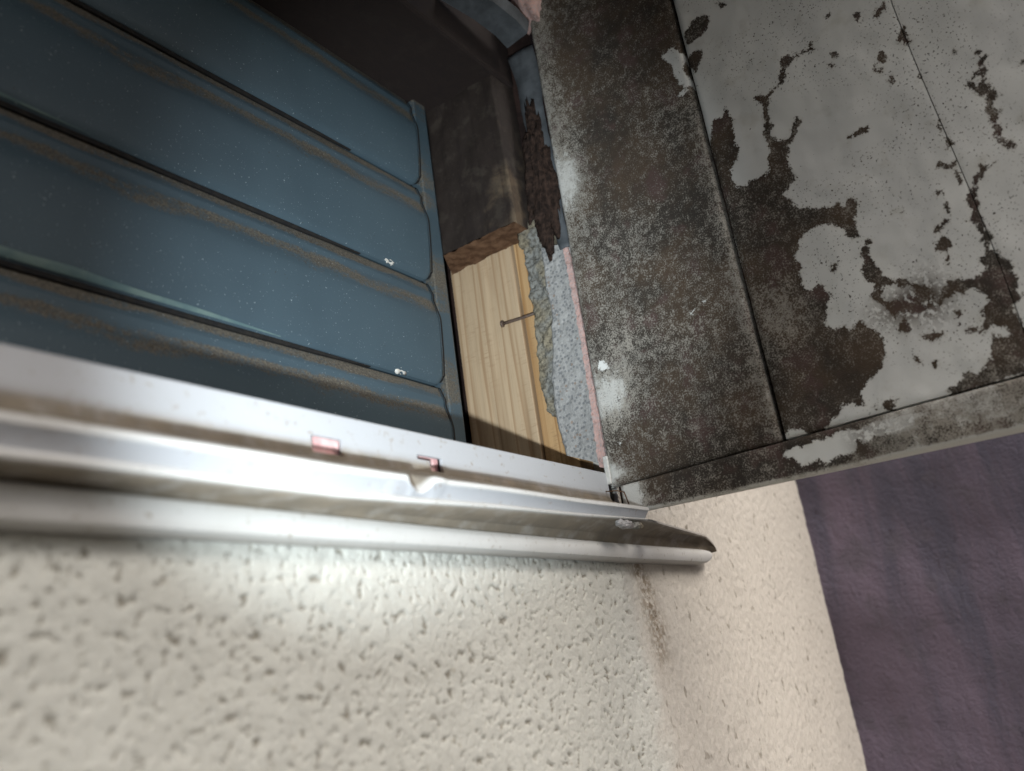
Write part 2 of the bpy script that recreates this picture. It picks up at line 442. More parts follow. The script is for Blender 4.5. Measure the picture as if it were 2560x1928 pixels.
# purple wall standing at right angles behind the corner
def build_purple():
    y = np.linspace(-1.6, .05, 130); z = np.linspace(-1.2, .6, 150)
    Yg, Zg = np.meshgrid(y, z, indexing='ij')
    X = .513 + .0045 * fbm(Yg * 6, Zg * 7, 3) + .004 * np.sin(Zg * 26 + 1.2) * sstep(-.1, 0, Yg)
    V = np.stack([X.ravel(), Yg.ravel(), Zg.ravel()], 1).tolist()
    F = [tuple(f[::-1]) for f in grid_faces(len(y), len(z)).tolist()]
    n = len(V); v, f = box_vf(.535, .60, -1.6, .05, -1.6, .6)
    V += v; F += [tuple(n + i for i in q) for q in f]
    o = obj('purple_wall', V, F, m_purple, smooth=True)
    tag(o, 'dark purple painted wall with streaks beside the cream stucco', 'wall')
build_purple()

# outlines of unpainted and painted areas on the boards, metres (y, z)
BARE = [[[-0.1508,0.2518],[-0.153,0.2542],[-0.1577,0.2531],[-0.1613,0.2543],[-0.1652,0.2604],[-0.1655,0.2565],[-0.1653,0.2503],[-0.1675,0.2455],[-0.1653,0.2395],[-0.1659,0.2338],[-0.1645,0.2257],[-0.1666,0.2211],[-0.164,0.2136],[-0.1575,0.2094],[-0.1553,0.207],[-0.1558,0.2006],[-0.1558,0.1954],[-0.1578,0.1902],[-0.165,0.1872],[-0.1679,0.1896],[-0.1733,0.1895],[-0.1812,0.19],[-0.1855,0.1921],[-0.1844,0.2003],[-0.1891,0.207],[-0.1887,0.2149],[-0.1877,0.2206],[-0.186,0.2233],[-0.1894,0.2276],[-0.1907,0.233],[-0.1908,0.2383],[-0.1916,0.2432],[-0.1931,0.2477],[-0.1896,0.2514],[-0.1869,0.2565],[-0.1923,0.2561],[-0.1956,0.2534],[-0.2014,0.2546],[-0.2048,0.2562],[-0.2085,0.2586],[-0.2097,0.2651],[-0.2129,0.2686],[-0.2135,0.2745],[-0.2158,0.2777],[-0.22,0.2774],[-0.2224,0.2746],[-0.2266,0.2734],[-0.2308,0.275],[-0.2359,0.2745],[-0.2369,0.2784],[-0.24,0.2792],[-0.2376,0.2753],[-0.24,0.2703],[-0.2361,0.2726],[-0.2311,0.2734],[-0.227,0.2719],[-0.2223,0.2711],[-0.2186,0.2688],[-0.2145,0.2676],[-0.2145,0.2614],[-0.212,0.2574],[-0.2088,0.2566],[-0.2043,0.2539],[-0.1989,0.2507],[-0.1958,0.2444],[-0.1939,0.2383],[-0.1941,0.2312],[-0.1968,0.2263],[-0.1938,0.2235],[-0.1919,0.2185],[-0.1957,0.2122],[-0.2014,0.2109],[-0.2053,0.2114],[-0.2068,0.2158],[-0.2104,0.2199],[-0.2142,0.2247],[-0.216,0.2186],[-0.2114,0.2151],[-0.2084,0.209],[-0.203,0.205],[-0.2006,0.1985],[-0.1989,0.1914],[-0.1994,0.1861],[-0.2002,0.1815],[-0.2027,0.177],[-0.1994,0.1753],[-0.1941,0.172],[-0.1899,0.1699],[-0.1897,0.1659],[-0.1944,0.1612],[-0.1947,0.1562],[-0.2,0.1513],[-0.2036,0.1512],[-0.2059,0.149],[-0.2136,0.1455],[-0.2206,0.1427],[-0.2262,0.1456],[-0.2263,0.1408],[-0.229,0.1404],[-0.2314,0.1447],[-0.2363,0.1425],[-0.237,0.1374],[-0.2336,0.132],[-0.2313,0.1284],[-0.2317,0.1221],[-0.2313,0.1153],[-0.2275,0.1139],[-0.2246,0.1182],[-0.2224,0.1254],[-0.2175,0.1307],[-0.2113,0.1338],[-0.2058,0.1343],[-0.1998,0.133],[-0.1942,0.1307],[-0.1903,0.1268],[-0.1899,0.1222],[-0.186,0.1183],[-0.1847,0.1157],[-0.1881,0.112],[-0.1879,0.1082],[-0.1861,0.1042],[-0.1864,0.0964],[-0.1866,0.0916],[-0.1907,0.0881],[-0.1953,0.0898],[-0.1979,0.0918],[-0.1994,0.0867],[-0.2036,0.079],[-0.1996,0.0768],[-0.1974,0.0709],[-0.1967,0.0652],[-0.1939,0.061],[-0.2008,0.0544],[-0.2057,0.0552],[-0.2099,0.0501],[-0.2169,0.0557],[-0.2207,0.0492],[-0.227,0.042],[-0.2277,0.0348],[-0.226,0.0266],[-0.2228,0.0198],[-0.2173,0.0158],[-0.2101,0.0123],[-0.2054,0.0079],[-0.204,0.0026],[-0.2053,-0.0027],[-0.1912,0.0025],[-0.1887,-0.0035],[-0.1828,-0.0047],[-0.1788,-0.0094],[-0.1735,-0.0118],[-0.165,-0.0119],[-0.1611,-0.0083],[-0.1524,-0.0039],[-0.1483,-0.0087],[-0.1455,-0.0039],[-0.1446,0.0258],[-0.1442,0.0584],[-0.1436,0.0868],[-0.1452,0.1162],[-0.1467,0.143],[-0.1445,0.1648],[-0.1427,0.1931],[-0.1435,0.2191],[-0.1455,0.2356]],[[-0.1464,0.3438],[-0.1514,0.3466],[-0.1549,0.3504],[-0.1597,0.3523],[-0.1647,0.3511],[-0.1691,0.3477],[-0.1682,0.3399],[-0.1648,0.3362],[-0.1591,0.3339],[-0.1518,0.3325],[-0.1464,0.3319]],[[-0.1439,0.3207],[-0.1505,0.3226],[-0.1549,0.3229],[-0.1574,0.3185],[-0.1549,0.3113],[-0.1507,0.308],[-0.1478,0.303],[-0.1455,0.3081]],[[-0.1795,0.3554],[-0.183,0.3521],[-0.1862,0.348],[-0.1812,0.3483],[-0.1792,0.3506]],[[-0.2426,0.1911],[-0.2474,0.1911],[-0.2527,0.1931],[-0.2559,0.1923],[-0.2581,0.1928],[-0.259,0.1898],[-0.2574,0.1874],[-0.2537,0.189],[-0.2487,0.1883],[-0.2454,0.1888]],[[-0.284,0.2754],[-0.2875,0.2784],[-0.291,0.2787],[-0.2934,0.2824],[-0.2927,0.275],[-0.2888,0.2732],[-0.2862,0.2709]],[[-0.2522,0.2886],[-0.2535,0.2923],[-0.2575,0.2938],[-0.2543,0.29]],[[-0.2716,0.2843],[-0.2746,0.285],[-0.2758,0.2815],[-0.2745,0.2753],[-0.2726,0.2748],[-0.2724,0.2793]],[[-0.2961,0.2523],[-0.2995,0.2552],[-0.301,0.2534],[-0.2998,0.2465],[-0.3005,0.2394],[-0.2979,0.2393],[-0.296,0.2447],[-0.2934,0.2446]],[[-0.2785,0.2418],[-0.282,0.2448],[-0.2837,0.2387],[-0.282,0.2347],[-0.2793,0.2346],[-0.2771,0.2393]],[[-0.2719,0.2322],[-0.2742,0.2359],[-0.2758,0.2316],[-0.2793,0.2296],[-0.2776,0.2281]],[[-0.2795,0.2203],[-0.2828,0.2225],[-0.283,0.2158],[-0.2803,0.2157]],[[-0.2982,0.2119],[-0.3005,0.2131],[-0.3002,0.2099],[-0.2986,0.2085]],[[-0.2488,0.2623],[-0.2527,0.2608],[-0.2536,0.2559],[-0.2507,0.2559]],[[-0.2444,0.2536],[-0.2479,0.2532],[-0.2492,0.2499],[-0.2476,0.2495]],[[-0.3216,0.2188],[-0.3238,0.2199],[-0.325,0.2175],[-0.3224,0.2171]],[[-0.3348,0.2112],[-0.338,0.21],[-0.3376,0.2063],[-0.3408,0.2052],[-0.338,0.2014],[-0.3362,0.1993],[-0.3375,0.1954],[-0.3351,0.1913],[-0.3357,0.1871],[-0.3329,0.1856],[-0.3364,0.1813],[-0.3378,0.1759],[-0.3394,0.1735],[-0.3362,0.1745],[-0.3344,0.1702],[-0.3324,0.1675],[-0.3344,0.1641],[-0.3372,0.1641],[-0.3344,0.1603],[-0.3328,0.1567],[-0.334,0.1508],[-0.3322,0.1465],[-0.3329,0.141],[-0.3364,0.1392],[-0.338,0.1332],[-0.3323,0.1351],[-0.3313,0.1396],[-0.3283,0.1449],[-0.3294,0.151],[-0.3301,0.1574],[-0.3294,0.1653],[-0.3302,0.1702],[-0.3307,0.1738],[-0.3338,0.1766],[-0.3301,0.1779],[-0.3271,0.1819],[-0.3239,0.1876],[-0.3247,0.1927],[-0.3271,0.1905],[-0.3284,0.1866],[-0.3322,0.1875],[-0.3334,0.1915],[-0.3305,0.194],[-0.3279,0.1932],[-0.3314,0.1974],[-0.3339,0.1975],[-0.3334,0.2001],[-0.3358,0.2042],[-0.335,0.2079]],[[-0.3538,0.1874],[-0.3562,0.1898],[-0.3587,0.1906],[-0.3576,0.1867]],[[-0.2995,0.1707],[-0.3022,0.1747],[-0.3019,0.1679],[-0.2991,0.1647]],[[-0.3009,0.1599],[-0.3032,0.1618],[-0.3032,0.1572],[-0.3049,0.1547],[-0.3019,0.1502],[-0.2997,0.1513],[-0.3024,0.1545]],[[-0.2936,0.1449],[-0.297,0.1417],[-0.3026,0.14],[-0.3019,0.1332],[-0.3,0.1372],[-0.2956,0.1364],[-0.2954,0.1402],[-0.2904,0.1419]],[[-0.3005,0.1324],[-0.303,0.1305],[-0.3031,0.1267],[-0.3006,0.1242],[-0.3005,0.128]],[[-0.2866,0.125],[-0.289,0.126],[-0.2897,0.122],[-0.2866,0.1216]],[[-0.2876,0.1119],[-0.2906,0.1164],[-0.2906,0.112],[-0.2893,0.1053],[-0.2879,0.1088]],[[-0.2769,0.0999],[-0.2798,0.1015],[-0.2875,0.1032],[-0.2877,0.1016],[-0.2832,0.1007],[-0.2811,0.0973],[-0.2787,0.0976]],[[-0.28,0.0956],[-0.2845,0.0901],[-0.2841,0.0845],[-0.2806,0.0824],[-0.2755,0.0838],[-0.2755,0.0903],[-0.2777,0.0872]],[[-0.2806,0.0803],[-0.2818,0.0783],[-0.2807,0.0745],[-0.2782,0.072]],[[-0.2069,0.0981],[-0.2089,0.1003],[-0.2125,0.1011],[-0.2107,0.0966],[-0.2085,0.0963]],[[-0.2346,0.1086],[-0.2358,0.1103],[-0.2387,0.1091],[-0.2382,0.107],[-0.2352,0.103],[-0.2351,0.0978],[-0.2366,0.0935],[-0.2363,0.0899],[-0.2385,0.086],[-0.2386,0.0815],[-0.2414,0.0775],[-0.2464,0.0748],[-0.2523,0.0732],[-0.2533,0.0699],[-0.2568,0.0671],[-0.2611,0.0647],[-0.2633,0.0617],[-0.2668,0.061],[-0.2636,0.056],[-0.2594,0.054],[-0.2565,0.0544],[-0.2568,0.0579],[-0.2553,0.0613],[-0.2552,0.0677],[-0.2498,0.0684],[-0.2479,0.0663],[-0.2461,0.0713],[-0.2427,0.0726],[-0.239,0.0734],[-0.2359,0.0761],[-0.2362,0.0701],[-0.234,0.0666],[-0.2349,0.0626],[-0.2397,0.0615],[-0.2435,0.0615],[-0.2453,0.0587],[-0.2518,0.0555],[-0.2589,0.05],[-0.2584,0.0481],[-0.2523,0.0504],[-0.2453,0.0544],[-0.2409,0.0518],[-0.2389,0.049],[-0.2374,0.0531],[-0.235,0.0583],[-0.2314,0.064],[-0.2274,0.0684],[-0.2308,0.0715],[-0.2333,0.0734],[-0.2315,0.0792],[-0.2279,0.0829],[-0.2271,0.0899],[-0.2301,0.0939],[-0.2299,0.1007],[-0.2299,0.103],[-0.2333,0.1061]],[[-0.2421,0.0202],[-0.2458,0.018],[-0.2459,0.0123],[-0.2427,0.0162]],[[-0.253,0.0137],[-0.256,0.0127],[-0.2541,0.0086],[-0.252,0.0102]],[[-0.2181,-0.0046],[-0.2263,-0.0033],[-0.2233,-0.008],[-0.2207,-0.0143],[-0.2199,-0.0108],[-0.2091,-0.0052],[-0.215,-0.0065]],[[-0.2397,0.0434],[-0.2446,0.0485],[-0.2455,0.0423],[-0.2448,0.0367],[-0.2391,0.0377]],[[-0.2498,0.0329],[-0.2527,0.031],[-0.2563,0.0316],[-0.2656,0.0293],[-0.2563,0.0258],[-0.2514,0.0295]],[[-0.2747,0.0413],[-0.2769,0.0404],[-0.2773,0.0374],[-0.2743,0.0366]],[[-0.2318,0.0704],[-0.2355,0.0639],[-0.2325,0.063]],[[-0.3144,0.133],[-0.3169,0.1296],[-0.3237,0.1291],[-0.3186,0.1273],[-0.3154,0.1244],[-0.3116,0.1212],[-0.3079,0.1185],[-0.3099,0.1154],[-0.3063,0.1128],[-0.3078,0.1077],[-0.306,0.1035],[-0.3059,0.0971],[-0.3061,0.0877],[-0.3088,0.081],[-0.305,0.0777],[-0.3044,0.0737],[-0.3078,0.0716],[-0.3089,0.0656],[-0.3125,0.0628],[-0.3139,0.0581],[-0.3124,0.0546],[-0.3141,0.0472],[-0.3114,0.0436],[-0.3121,0.0386],[-0.3134,0.0375],[-0.3081,0.0342],[-0.3065,0.0288],[-0.3071,0.0233],[-0.3081,0.0151],[-0.3151,0.0108],[-0.3194,0.0004],[-0.3179,-0.0044],[-0.3031,-0.0021],[-0.3005,-0.011],[-0.2903,-0.0096],[-0.2838,-0.0111],[-0.2771,-0.0126],[-0.2745,-0.0108],[-0.267,-0.0121],[-0.2606,-0.012],[-0.2552,-0.0112],[-0.2571,-0.0072],[-0.2638,-0.0065],[-0.2688,0.0001],[-0.2727,-0.0003],[-0.2766,-0.0033],[-0.28,0.0001],[-0.2857,0.0037],[-0.2881,0.012],[-0.2907,0.0185],[-0.2926,0.0169],[-0.3,0.0134],[-0.2999,0.0208],[-0.2924,0.0244],[-0.2879,0.0223],[-0.2847,0.0225],[-0.2763,0.0264],[-0.2785,0.0285],[-0.2864,0.0256],[-0.2893,0.0302],[-0.2884,0.0352],[-0.2922,0.0376],[-0.2956,0.041],[-0.293,0.0458],[-0.2899,0.0518],[-0.2879,0.0535],[-0.2828,0.0497],[-0.2778,0.0554],[-0.2765,0.051],[-0.2723,0.0505],[-0.2667,0.0478],[-0.2664,0.0507],[-0.2714,0.0558],[-0.271,0.0587],[-0.2742,0.0595],[-0.2761,0.0623],[-0.2823,0.0612],[-0.29,0.0575],[-0.2962,0.0591],[-0.3012,0.0626],[-0.297,0.0657],[-0.2975,0.0697],[-0.3018,0.0707],[-0.3029,0.0765],[-0.3021,0.0817],[-0.303,0.0849],[-0.3027,0.0899],[-0.3017,0.0947],[-0.2984,0.0976],[-0.3013,0.0992],[-0.302,0.1039],[-0.3015,0.1106],[-0.3016,0.1128],[-0.3049,0.1163],[-0.3065,0.1199],[-0.3099,0.1234],[-0.3097,0.125],[-0.3137,0.1267],[-0.315,0.129]]]
PAINT_BOARD = [[[-0.1221,0.3358],[-0.1291,0.3346],[-0.1306,0.3376],[-0.1356,0.3356],[-0.1372,0.3306],[-0.1439,0.3246],[-0.142,0.3199],[-0.1385,0.3123],[-0.1397,0.3057],[-0.1452,0.2988],[-0.1448,0.2933],[-0.1363,0.2943],[-0.1318,0.3017],[-0.1333,0.3046],[-0.1293,0.3108],[-0.1304,0.3199],[-0.1258,0.3276]],[[-0.1274,0.2898],[-0.1295,0.2914],[-0.1346,0.2943],[-0.1392,0.2917],[-0.1333,0.2884]],[[-0.0101,0.0899],[-0.0147,0.0937],[-0.0198,0.0903],[-0.0224,0.0841],[-0.0146,0.0832]],[[-0.0172,0.021],[-0.0192,0.0217],[-0.0202,0.0195],[-0.0178,0.0185]],[[-0.099,0.1051],[-0.1022,0.1073],[-0.1032,0.1056],[-0.0999,0.1034]],[[-0.1092,0.1098],[-0.1133,0.11],[-0.1116,0.1082]]]
PAINT_STRIP = [[[-0.1416,-0.0237],[-0.1469,-0.0182],[-0.1547,-0.0183],[-0.1624,-0.0185],[-0.1704,-0.0168],[-0.1776,-0.0178],[-0.1857,-0.0152],[-0.1978,-0.0177],[-0.2073,-0.0156],[-0.2161,-0.0153],[-0.2254,-0.0162],[-0.2345,-0.017],[-0.2382,-0.019],[-0.2334,-0.0213],[-0.2317,-0.0245],[-0.2234,-0.0267],[-0.2182,-0.0271],[-0.2055,-0.0255],[-0.203,-0.0285],[-0.1986,-0.0283],[-0.1951,-0.0245],[-0.1903,-0.0326],[-0.183,-0.0326],[-0.1755,-0.0335],[-0.1731,-0.0357],[-0.1678,-0.0344],[-0.1659,-0.031],[-0.1537,-0.0341],[-0.152,-0.0293],[-0.1481,-0.0254]]]

# ------------------------------------------------------------------ mouldy wall with peeling paint
mw = tag(empty('mouldy_wall', (0, 0, 0)), 'mouldy cement wall with white paint peeling off its boards', 'wall')
def joint_y(z): return -.1455 - .003 * np.clip((.05 - z) / .3, -1, 1)
def joint2_y(z): return -.2975 - .010 * sstep(.30, .03, z)
def board(name, yl, yr, z0, z1, x, paint, mould, speckle, res=.0018, top=None, bot=None, thick=.014, arr=(1, 1)):
    nz = int((z1 - z0) / res) + 2
    zz = np.linspace(z0, z1, nz)
    nu = int(abs(float(np.mean(yl(zz) - yr(zz)))) / res) + 2
    t = np.linspace(0, 1, nu)[:, None]
    Zg = np.repeat(zz[None, :], nu, 0)
    Y = yl(zz)[None, :] * (1 - t) + yr(zz)[None, :] * t
    if bot is not None:
        zb = bot(Y); zt = top(Y)
        s = (Zg - z0) / (z1 - z0); Zg = zb + (zt - zb) * s
    X = x + .0007 * fbm(Y * 25, Zg * 25, 3)
    # worn rounded arrises
    d = np.minimum(np.minimum(t, 1 - t) * abs(float(np.mean(yl(zz) - yr(zz)))), 1)
    d = np.minimum(d, np.minimum(Zg - Zg[:, :1], Zg[:, -1:] - Zg))
    X = X + .0016 * np.clip(1 - d / .0032, 0, 1) ** 2 * (arr[0] * (1 - t) + arr[1] * t)
    P = paint(Y, Zg); Mo = mould(Y, Zg); Sp = speckle(Y, Zg)
    V = np.stack([X.ravel(), Y.ravel(), Zg.ravel()], 1)
    F = grid_faces(nu, nz).tolist()
    # edges and back
    idx = np.arange(nu * nz).reshape(nu, nz)
    ring = list(idx[:, 0]) + list(idx[-1, 1:]) + list(idx[-2::-1, -1]) + list(idx[0, -2:0:-1])
    n = len(V); B = V[ring].copy(); B[:, 0] = x + thick
    V2 = np.concatenate([V, B])
    k = len(ring)
    F += [(ring[i], n + i, n + (i + 1) % k, ring[(i + 1) % k]) for i in range(k)]
    A = {'paint_sd': np.concatenate([P.ravel(), P.ravel()[ring]]), 'mould': np.concatenate([Mo.ravel(), Mo.ravel()[ring]]),
         'speckle': np.concatenate([Sp.ravel(), Sp.ravel()[ring]])}
    me = bpy.data.meshes.new(name); me.from_pydata(V2.tolist(), [], F)
    for kx, a in A.items():
        at = me.attributes.new(kx, 'FLOAT', 'POINT'); at.data.foreach_set('value', a.astype(np.float32))
    me.materials.append(m_board)
    me.polygons.foreach_set('use_smooth', [True] * len(me.polygons))
    try: me.set_sharp_from_angle(angle=R(60))
    except Exception: pass
    return link(bpy.data.objects.new(name, me), mw)
def blob(Y, Zg, y, z, ry, rz=None):
    return np.exp(-((Y - y) / ry) ** 2 - ((Zg - z) / (rz or ry)) ** 2)
def paint_pos(polys):
    def f(Y, Zg):
        s = np.full(Y.shape, -.02)
        for p in polys: s = np.maximum(s, poly_sd(Y, Zg, p))
        return s
    return f
def paint_neg(polys):
    def f(Y, Zg):
        s = np.full(Y.shape, .02)
        for p in polys: s = np.minimum(s, -poly_sd(Y, Zg, p))
        return s
    return f
def mould_left(Y, Zg):
    v = .86 + .10 * fbm(Y * 14, Zg * 14, 3)
    v -= .40 * blob(Y, Zg, -.014, .262, .020, .050)  # paler patch: leftover paint plus torch glow put into the colour
    v -= .24 * blob(Y, Zg, -.014, .40, .014, .09)
    v -= .36 * blob(Y, Zg, -.018, .058, .017, .026)
    v -= .17 * blob(Y, Zg, -.035, .085, .035, .05)
    v -= .42 * blob(Y, Zg, -.008, .0, .018, .012)
    v -= .22 * sstep(-.128, -.142, Y) * sstep(.0, .25, .30 - np.abs(Zg - .12))
    v -= .16 * sstep(-.012, -.004, Y)
    v += .08 * blob(Y, Zg, -.06, .32, .05, .08)
    return np.clip(v, .05, 1)
def mould_mid(Y, Zg):
    v = .86 + .10 * fbm(Y * 16 + 5, Zg * 16, 3)
    v -= .30 * blob(Y, Zg, -.168, .080, .020, .022)
    v += .1 * blob(Y, Zg, -.19, .02, .04, .03)
    return np.clip(v, .05, 1)
zero = lambda Y, Zg: np.zeros(Y.shape)
def speck_mid(Y, Zg):
    return np.clip(.9 * blob(Y, Zg, -.245, .055, .020, .012) + .7 * blob(Y, Zg, -.262, .055, .014, .018), 0, 1)
ZT = .58
pb = board('board', lambda z: -.0045 + 0 * z, lambda z: joint_y(z) + .0015, -.0105, ZT, 0, paint_pos(PAINT_BOARD), mould_left, zero)
tag(pb, 'unpainted mould-blackened cement board next to the broken edge')
pb = board('board', lambda z: joint_y(z) - .0015, lambda z: joint2_y(z) + .0003, -.0105, ZT, .0001, paint_neg(BARE), mould_mid, speck_mid, arr=(1, .12))
tag(pb, 'board with white paint peeling off in large curling patches')
pb = board('board', lambda z: joint2_y(z) - .0003, lambda z: -.45 + 0 * z, -.0105, ZT, .0, paint_neg(BARE), mould_mid, zero, res=.0026, arr=(.12, 1))
tag(pb, 'mostly painted outer board at the edge of the photo')
# bottom strip
def mould_strip(Y, Zg):
    v = .84 + .14 * fbm(Y * 22, Zg * 30, 3)
    v -= .55 * blob(Y, Zg, -.022, -.02, .012, .02)
    v -= .26 * sstep(-.19, -.23, Y)
    v -= .4 * sstep(.0030, .0, Zg - (-.0352 - .03 * np.clip(-.04 - Y, 0, 1)))
    return np.clip(v, .05, 1)
strip = board('skirting_strip', lambda z: -.0125 + 0 * z, lambda z: -.45 + 0 * z, -.036, -.0123, -.0012, paint_pos(PAINT_STRIP), mould_strip,
      lambda Y, Zg: .6 * sstep(-.18, -.2, Y), res=.0012, top=lambda Y: -.0122 + 0 * Y, bot=lambda Y: -.0350 - .034 * np.clip(-.03 - Y, 0, 1), thick=.011)
# backing behind the joints
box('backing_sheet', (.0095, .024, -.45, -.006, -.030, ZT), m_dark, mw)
# layers of the broken edge: grey mortar, crumbled mortar, pink undercoat
def layer(name, left, right, x, mat, res=.0012, amp=.0008, thick=.010, jag=(.0012, 90), jag_r=None):
    """left/right: lists of (z, y) from bottom to top; bottom may slant"""
    lz = [p[0] for p in left]; ly = [p[1] for p in left]; rz = [p[0] for p in right]; ry = [p[1] for p in right]
    n = int((lz[-1] - lz[0]) / res); t = np.linspace(0, 1, n)
    zl = lz[0] + (lz[-1] - lz[0]) * t; zr = rz[0] + (rz[-1] - rz[0]) * t
    yl = np.interp(zl, lz, ly) + jag[0] * fbm(zl * jag[1], zl * 0 + x * 900, 4)
    jr = jag_r or (.0006, 150)
    yr = np.interp(zr, rz, ry) + jr[0] * fbm(zr * jr[1], zr * 0 + 3.3 + x * 700, 4)
    nu = max(6, int(abs(np.mean(yl - yr)) / res)); u = np.linspace(0, 1, nu)[:, None]
    Y = yl[None] * (1 - u) + yr[None] * u; Zg = zl[None] * (1 - u) + zr[None] * u
    X = x + amp * fbm(Y * 120, Zg * 120, 4) + .003 * np.clip(1 - u / .10, 0, 1) ** 2
    V = np.stack([X.ravel(), Y.ravel(), Zg.ravel()], 1); F = grid_faces(nu, n).tolist()
    idx = np.arange(nu * n).reshape(nu, n)
    ring = list(idx[:, 0]) + list(idx[-1, 1:]) + list(idx[-2::-1, -1]) + list(idx[0, -2:0:-1])
    nn = len(V); B = V[ring].copy(); B[:, 0] = x + thick
    V = np.concatenate([V, B]); k = len(ring)
    F += [(ring[i], nn + i, nn + (i + 1) % k, ring[(i + 1) % k]) for i in range(k)]
    return obj(name, V, F, mat, mw, smooth=False, attrs={'h': np.zeros(len(V))})
layer('mortar_layer', [(.0265, .0365), (.040, .0375), (.058, .0405), (.075, .0405), (.095, .0385), (.115, .0335), (.150, .0285), (.18, .0285), (.217, .0290)],
      [(.0070, -.0035), (.10, -.0035), (.2095, -.0035)], .0050, m_mortar, jag=(.0013, 60))
layer('crumbled_mortar', [(.0640, .0455), (.072, .0500), (.10, .0520), (.15, .0485), (.19, .0480), (.232, .0470), (.245, .042)],
      [(.0600, .020), (.12, .020), (.229, .015)], .0078, m_crumble, amp=.0022, thick=.016, jag=(.0018, 110))
layer('pink_undercoat', [(.0080, .0062), (.06, .0034), (.12, .0022), (.209, .0040)], [(.0050, -.0025), (.12, -.003), (.209, -.0025)], .0030, m_pink, res=.0006, amp=.0007, thick=.004, jag=(.0010, 160))
box('corner_bead', (-.0004, .006, -.0055, -.0010, -.0085, .0145), m_white, mw, bevel=.0008)

# ------------------------------------------------------------------ timber in the broken corner
def plank(name, y0, y1, z0, z1, x, mat, thick=.03, bow=.0006):
    y = np.linspace(y0, y1, 40); z = np.linspace(z0, z1, 90)
    Yg, Zg = np.meshgrid(y, z, indexing='ij')
    X = x + bow * fbm(Yg * 60, Zg * 5, 3)
    V = np.stack([X.ravel(), Yg.ravel(), Zg.ravel()], 1); F = [f for f in grid_faces(40, 90).tolist()]
    idx = np.arange(40 * 90).reshape(40, 90)
    ring = list(idx[:, 0]) + list(idx[-1, 1:]) + list(idx[-2::-1, -1]) + list(idx[0, -2:0:-1])
    nn = len(V); B = V[ring].copy(); B[:, 0] = x + thick
    V = np.concatenate([V, B]); k = len(ring)
    F += [(ring[i], nn + i, nn + (i + 1) % k, ring[(i + 1) % k]) for i in range(k)]
    F.append(tuple(nn + i for i in range(k)))
    return obj(name, V, F, mat, bevel=.0012)
tag(plank('timber_stud', .0645, .1375, -.03, .43, .0150, m_wood), 'pale sawn timber stud showing between blue shutter and grey mortar', 'timber')
tag(plank('timber_batten', .030, .0625, -.03, .243, .0172, m_wood2), 'narrow strip of timber tucked beside the broken mortar edge', 'timber')
# liner block over the stud, dark with mould, brown sawn underside
bl = tag(empty('timber_block', (0, .075, .237)), 'mould-stained timber block whose brown underside sits above the pale stud', 'timber')
def block():
    y = np.linspace(.034, .116, 40); z = np.linspace(.2375, .43, 80)
    Yg, Zg = np.meshgrid(y, z, indexing='ij')
    X = -.021 + .0016 * fbm(Yg * 40, Zg * 25, 4)
    V = np.stack([X.ravel(), Yg.ravel(), Zg.ravel()], 1); F = grid_faces(40, 80).tolist()
    idx = np.arange(3200).reshape(40, 80)
    n = len(V); a = V[idx[0]].copy(); a[:, 0] = .0145; b = V[idx[-1]].copy(); b[:, 0] = .0145; b[:, 1] += .019
    V = np.concatenate([V, a, b])
    for j in range(79):
        F.append((idx[0, j], n + j, n + j + 1, idx[0, j + 1])); F.append((idx[-1, j], idx[-1, j + 1], n + 80 + j + 1, n + 80 + j))
    return obj('block_face', V - np.array([0, .075, .237]), F, m_mwood, bl, smooth=True)
block()
def under():
    nx, ny = 24, 50
    u = np.linspace(0, 1, nx)[:, None]; v = np.linspace(0, 1, ny)[None, :]
    X = -.021 + .0355 * u + 0 * v; Y = .034 + (.082 + .019 * u) * v
    Zg = .2372 + .0014 * fbm(X * 90, Y * 90, 4)
    V = np.stack([X.ravel(), Y.ravel() - .075, Zg.ravel() - .237], 1)
    return obj('block_underside', V, grid_faces(nx, ny).tolist(), m_brown, bl, smooth=True)
under()
# head of the recess
hb = box('head_board', (-1.6, .012, .030, .155, .3960, .46), m_head, bevel=.003)
tag(hb, 'dark mouldy head board closing the recess above the blue shutter', 'timber')
c2 = box('cavity_backing', (.0165, .039, .006, .048, .225, .60), m_dark); tag(c2, kind='structure')  # added filler so the gap beside the block reads dark
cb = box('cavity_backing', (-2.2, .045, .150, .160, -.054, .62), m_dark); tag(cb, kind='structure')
box('unseen_shade_slab', (-2.4, -.05, -.79, .2, .64, .76), m_dark); tag(bpy.data.objects['unseen_shade_slab'], kind='structure')  # added out of view to keep sun and sky off the shutter

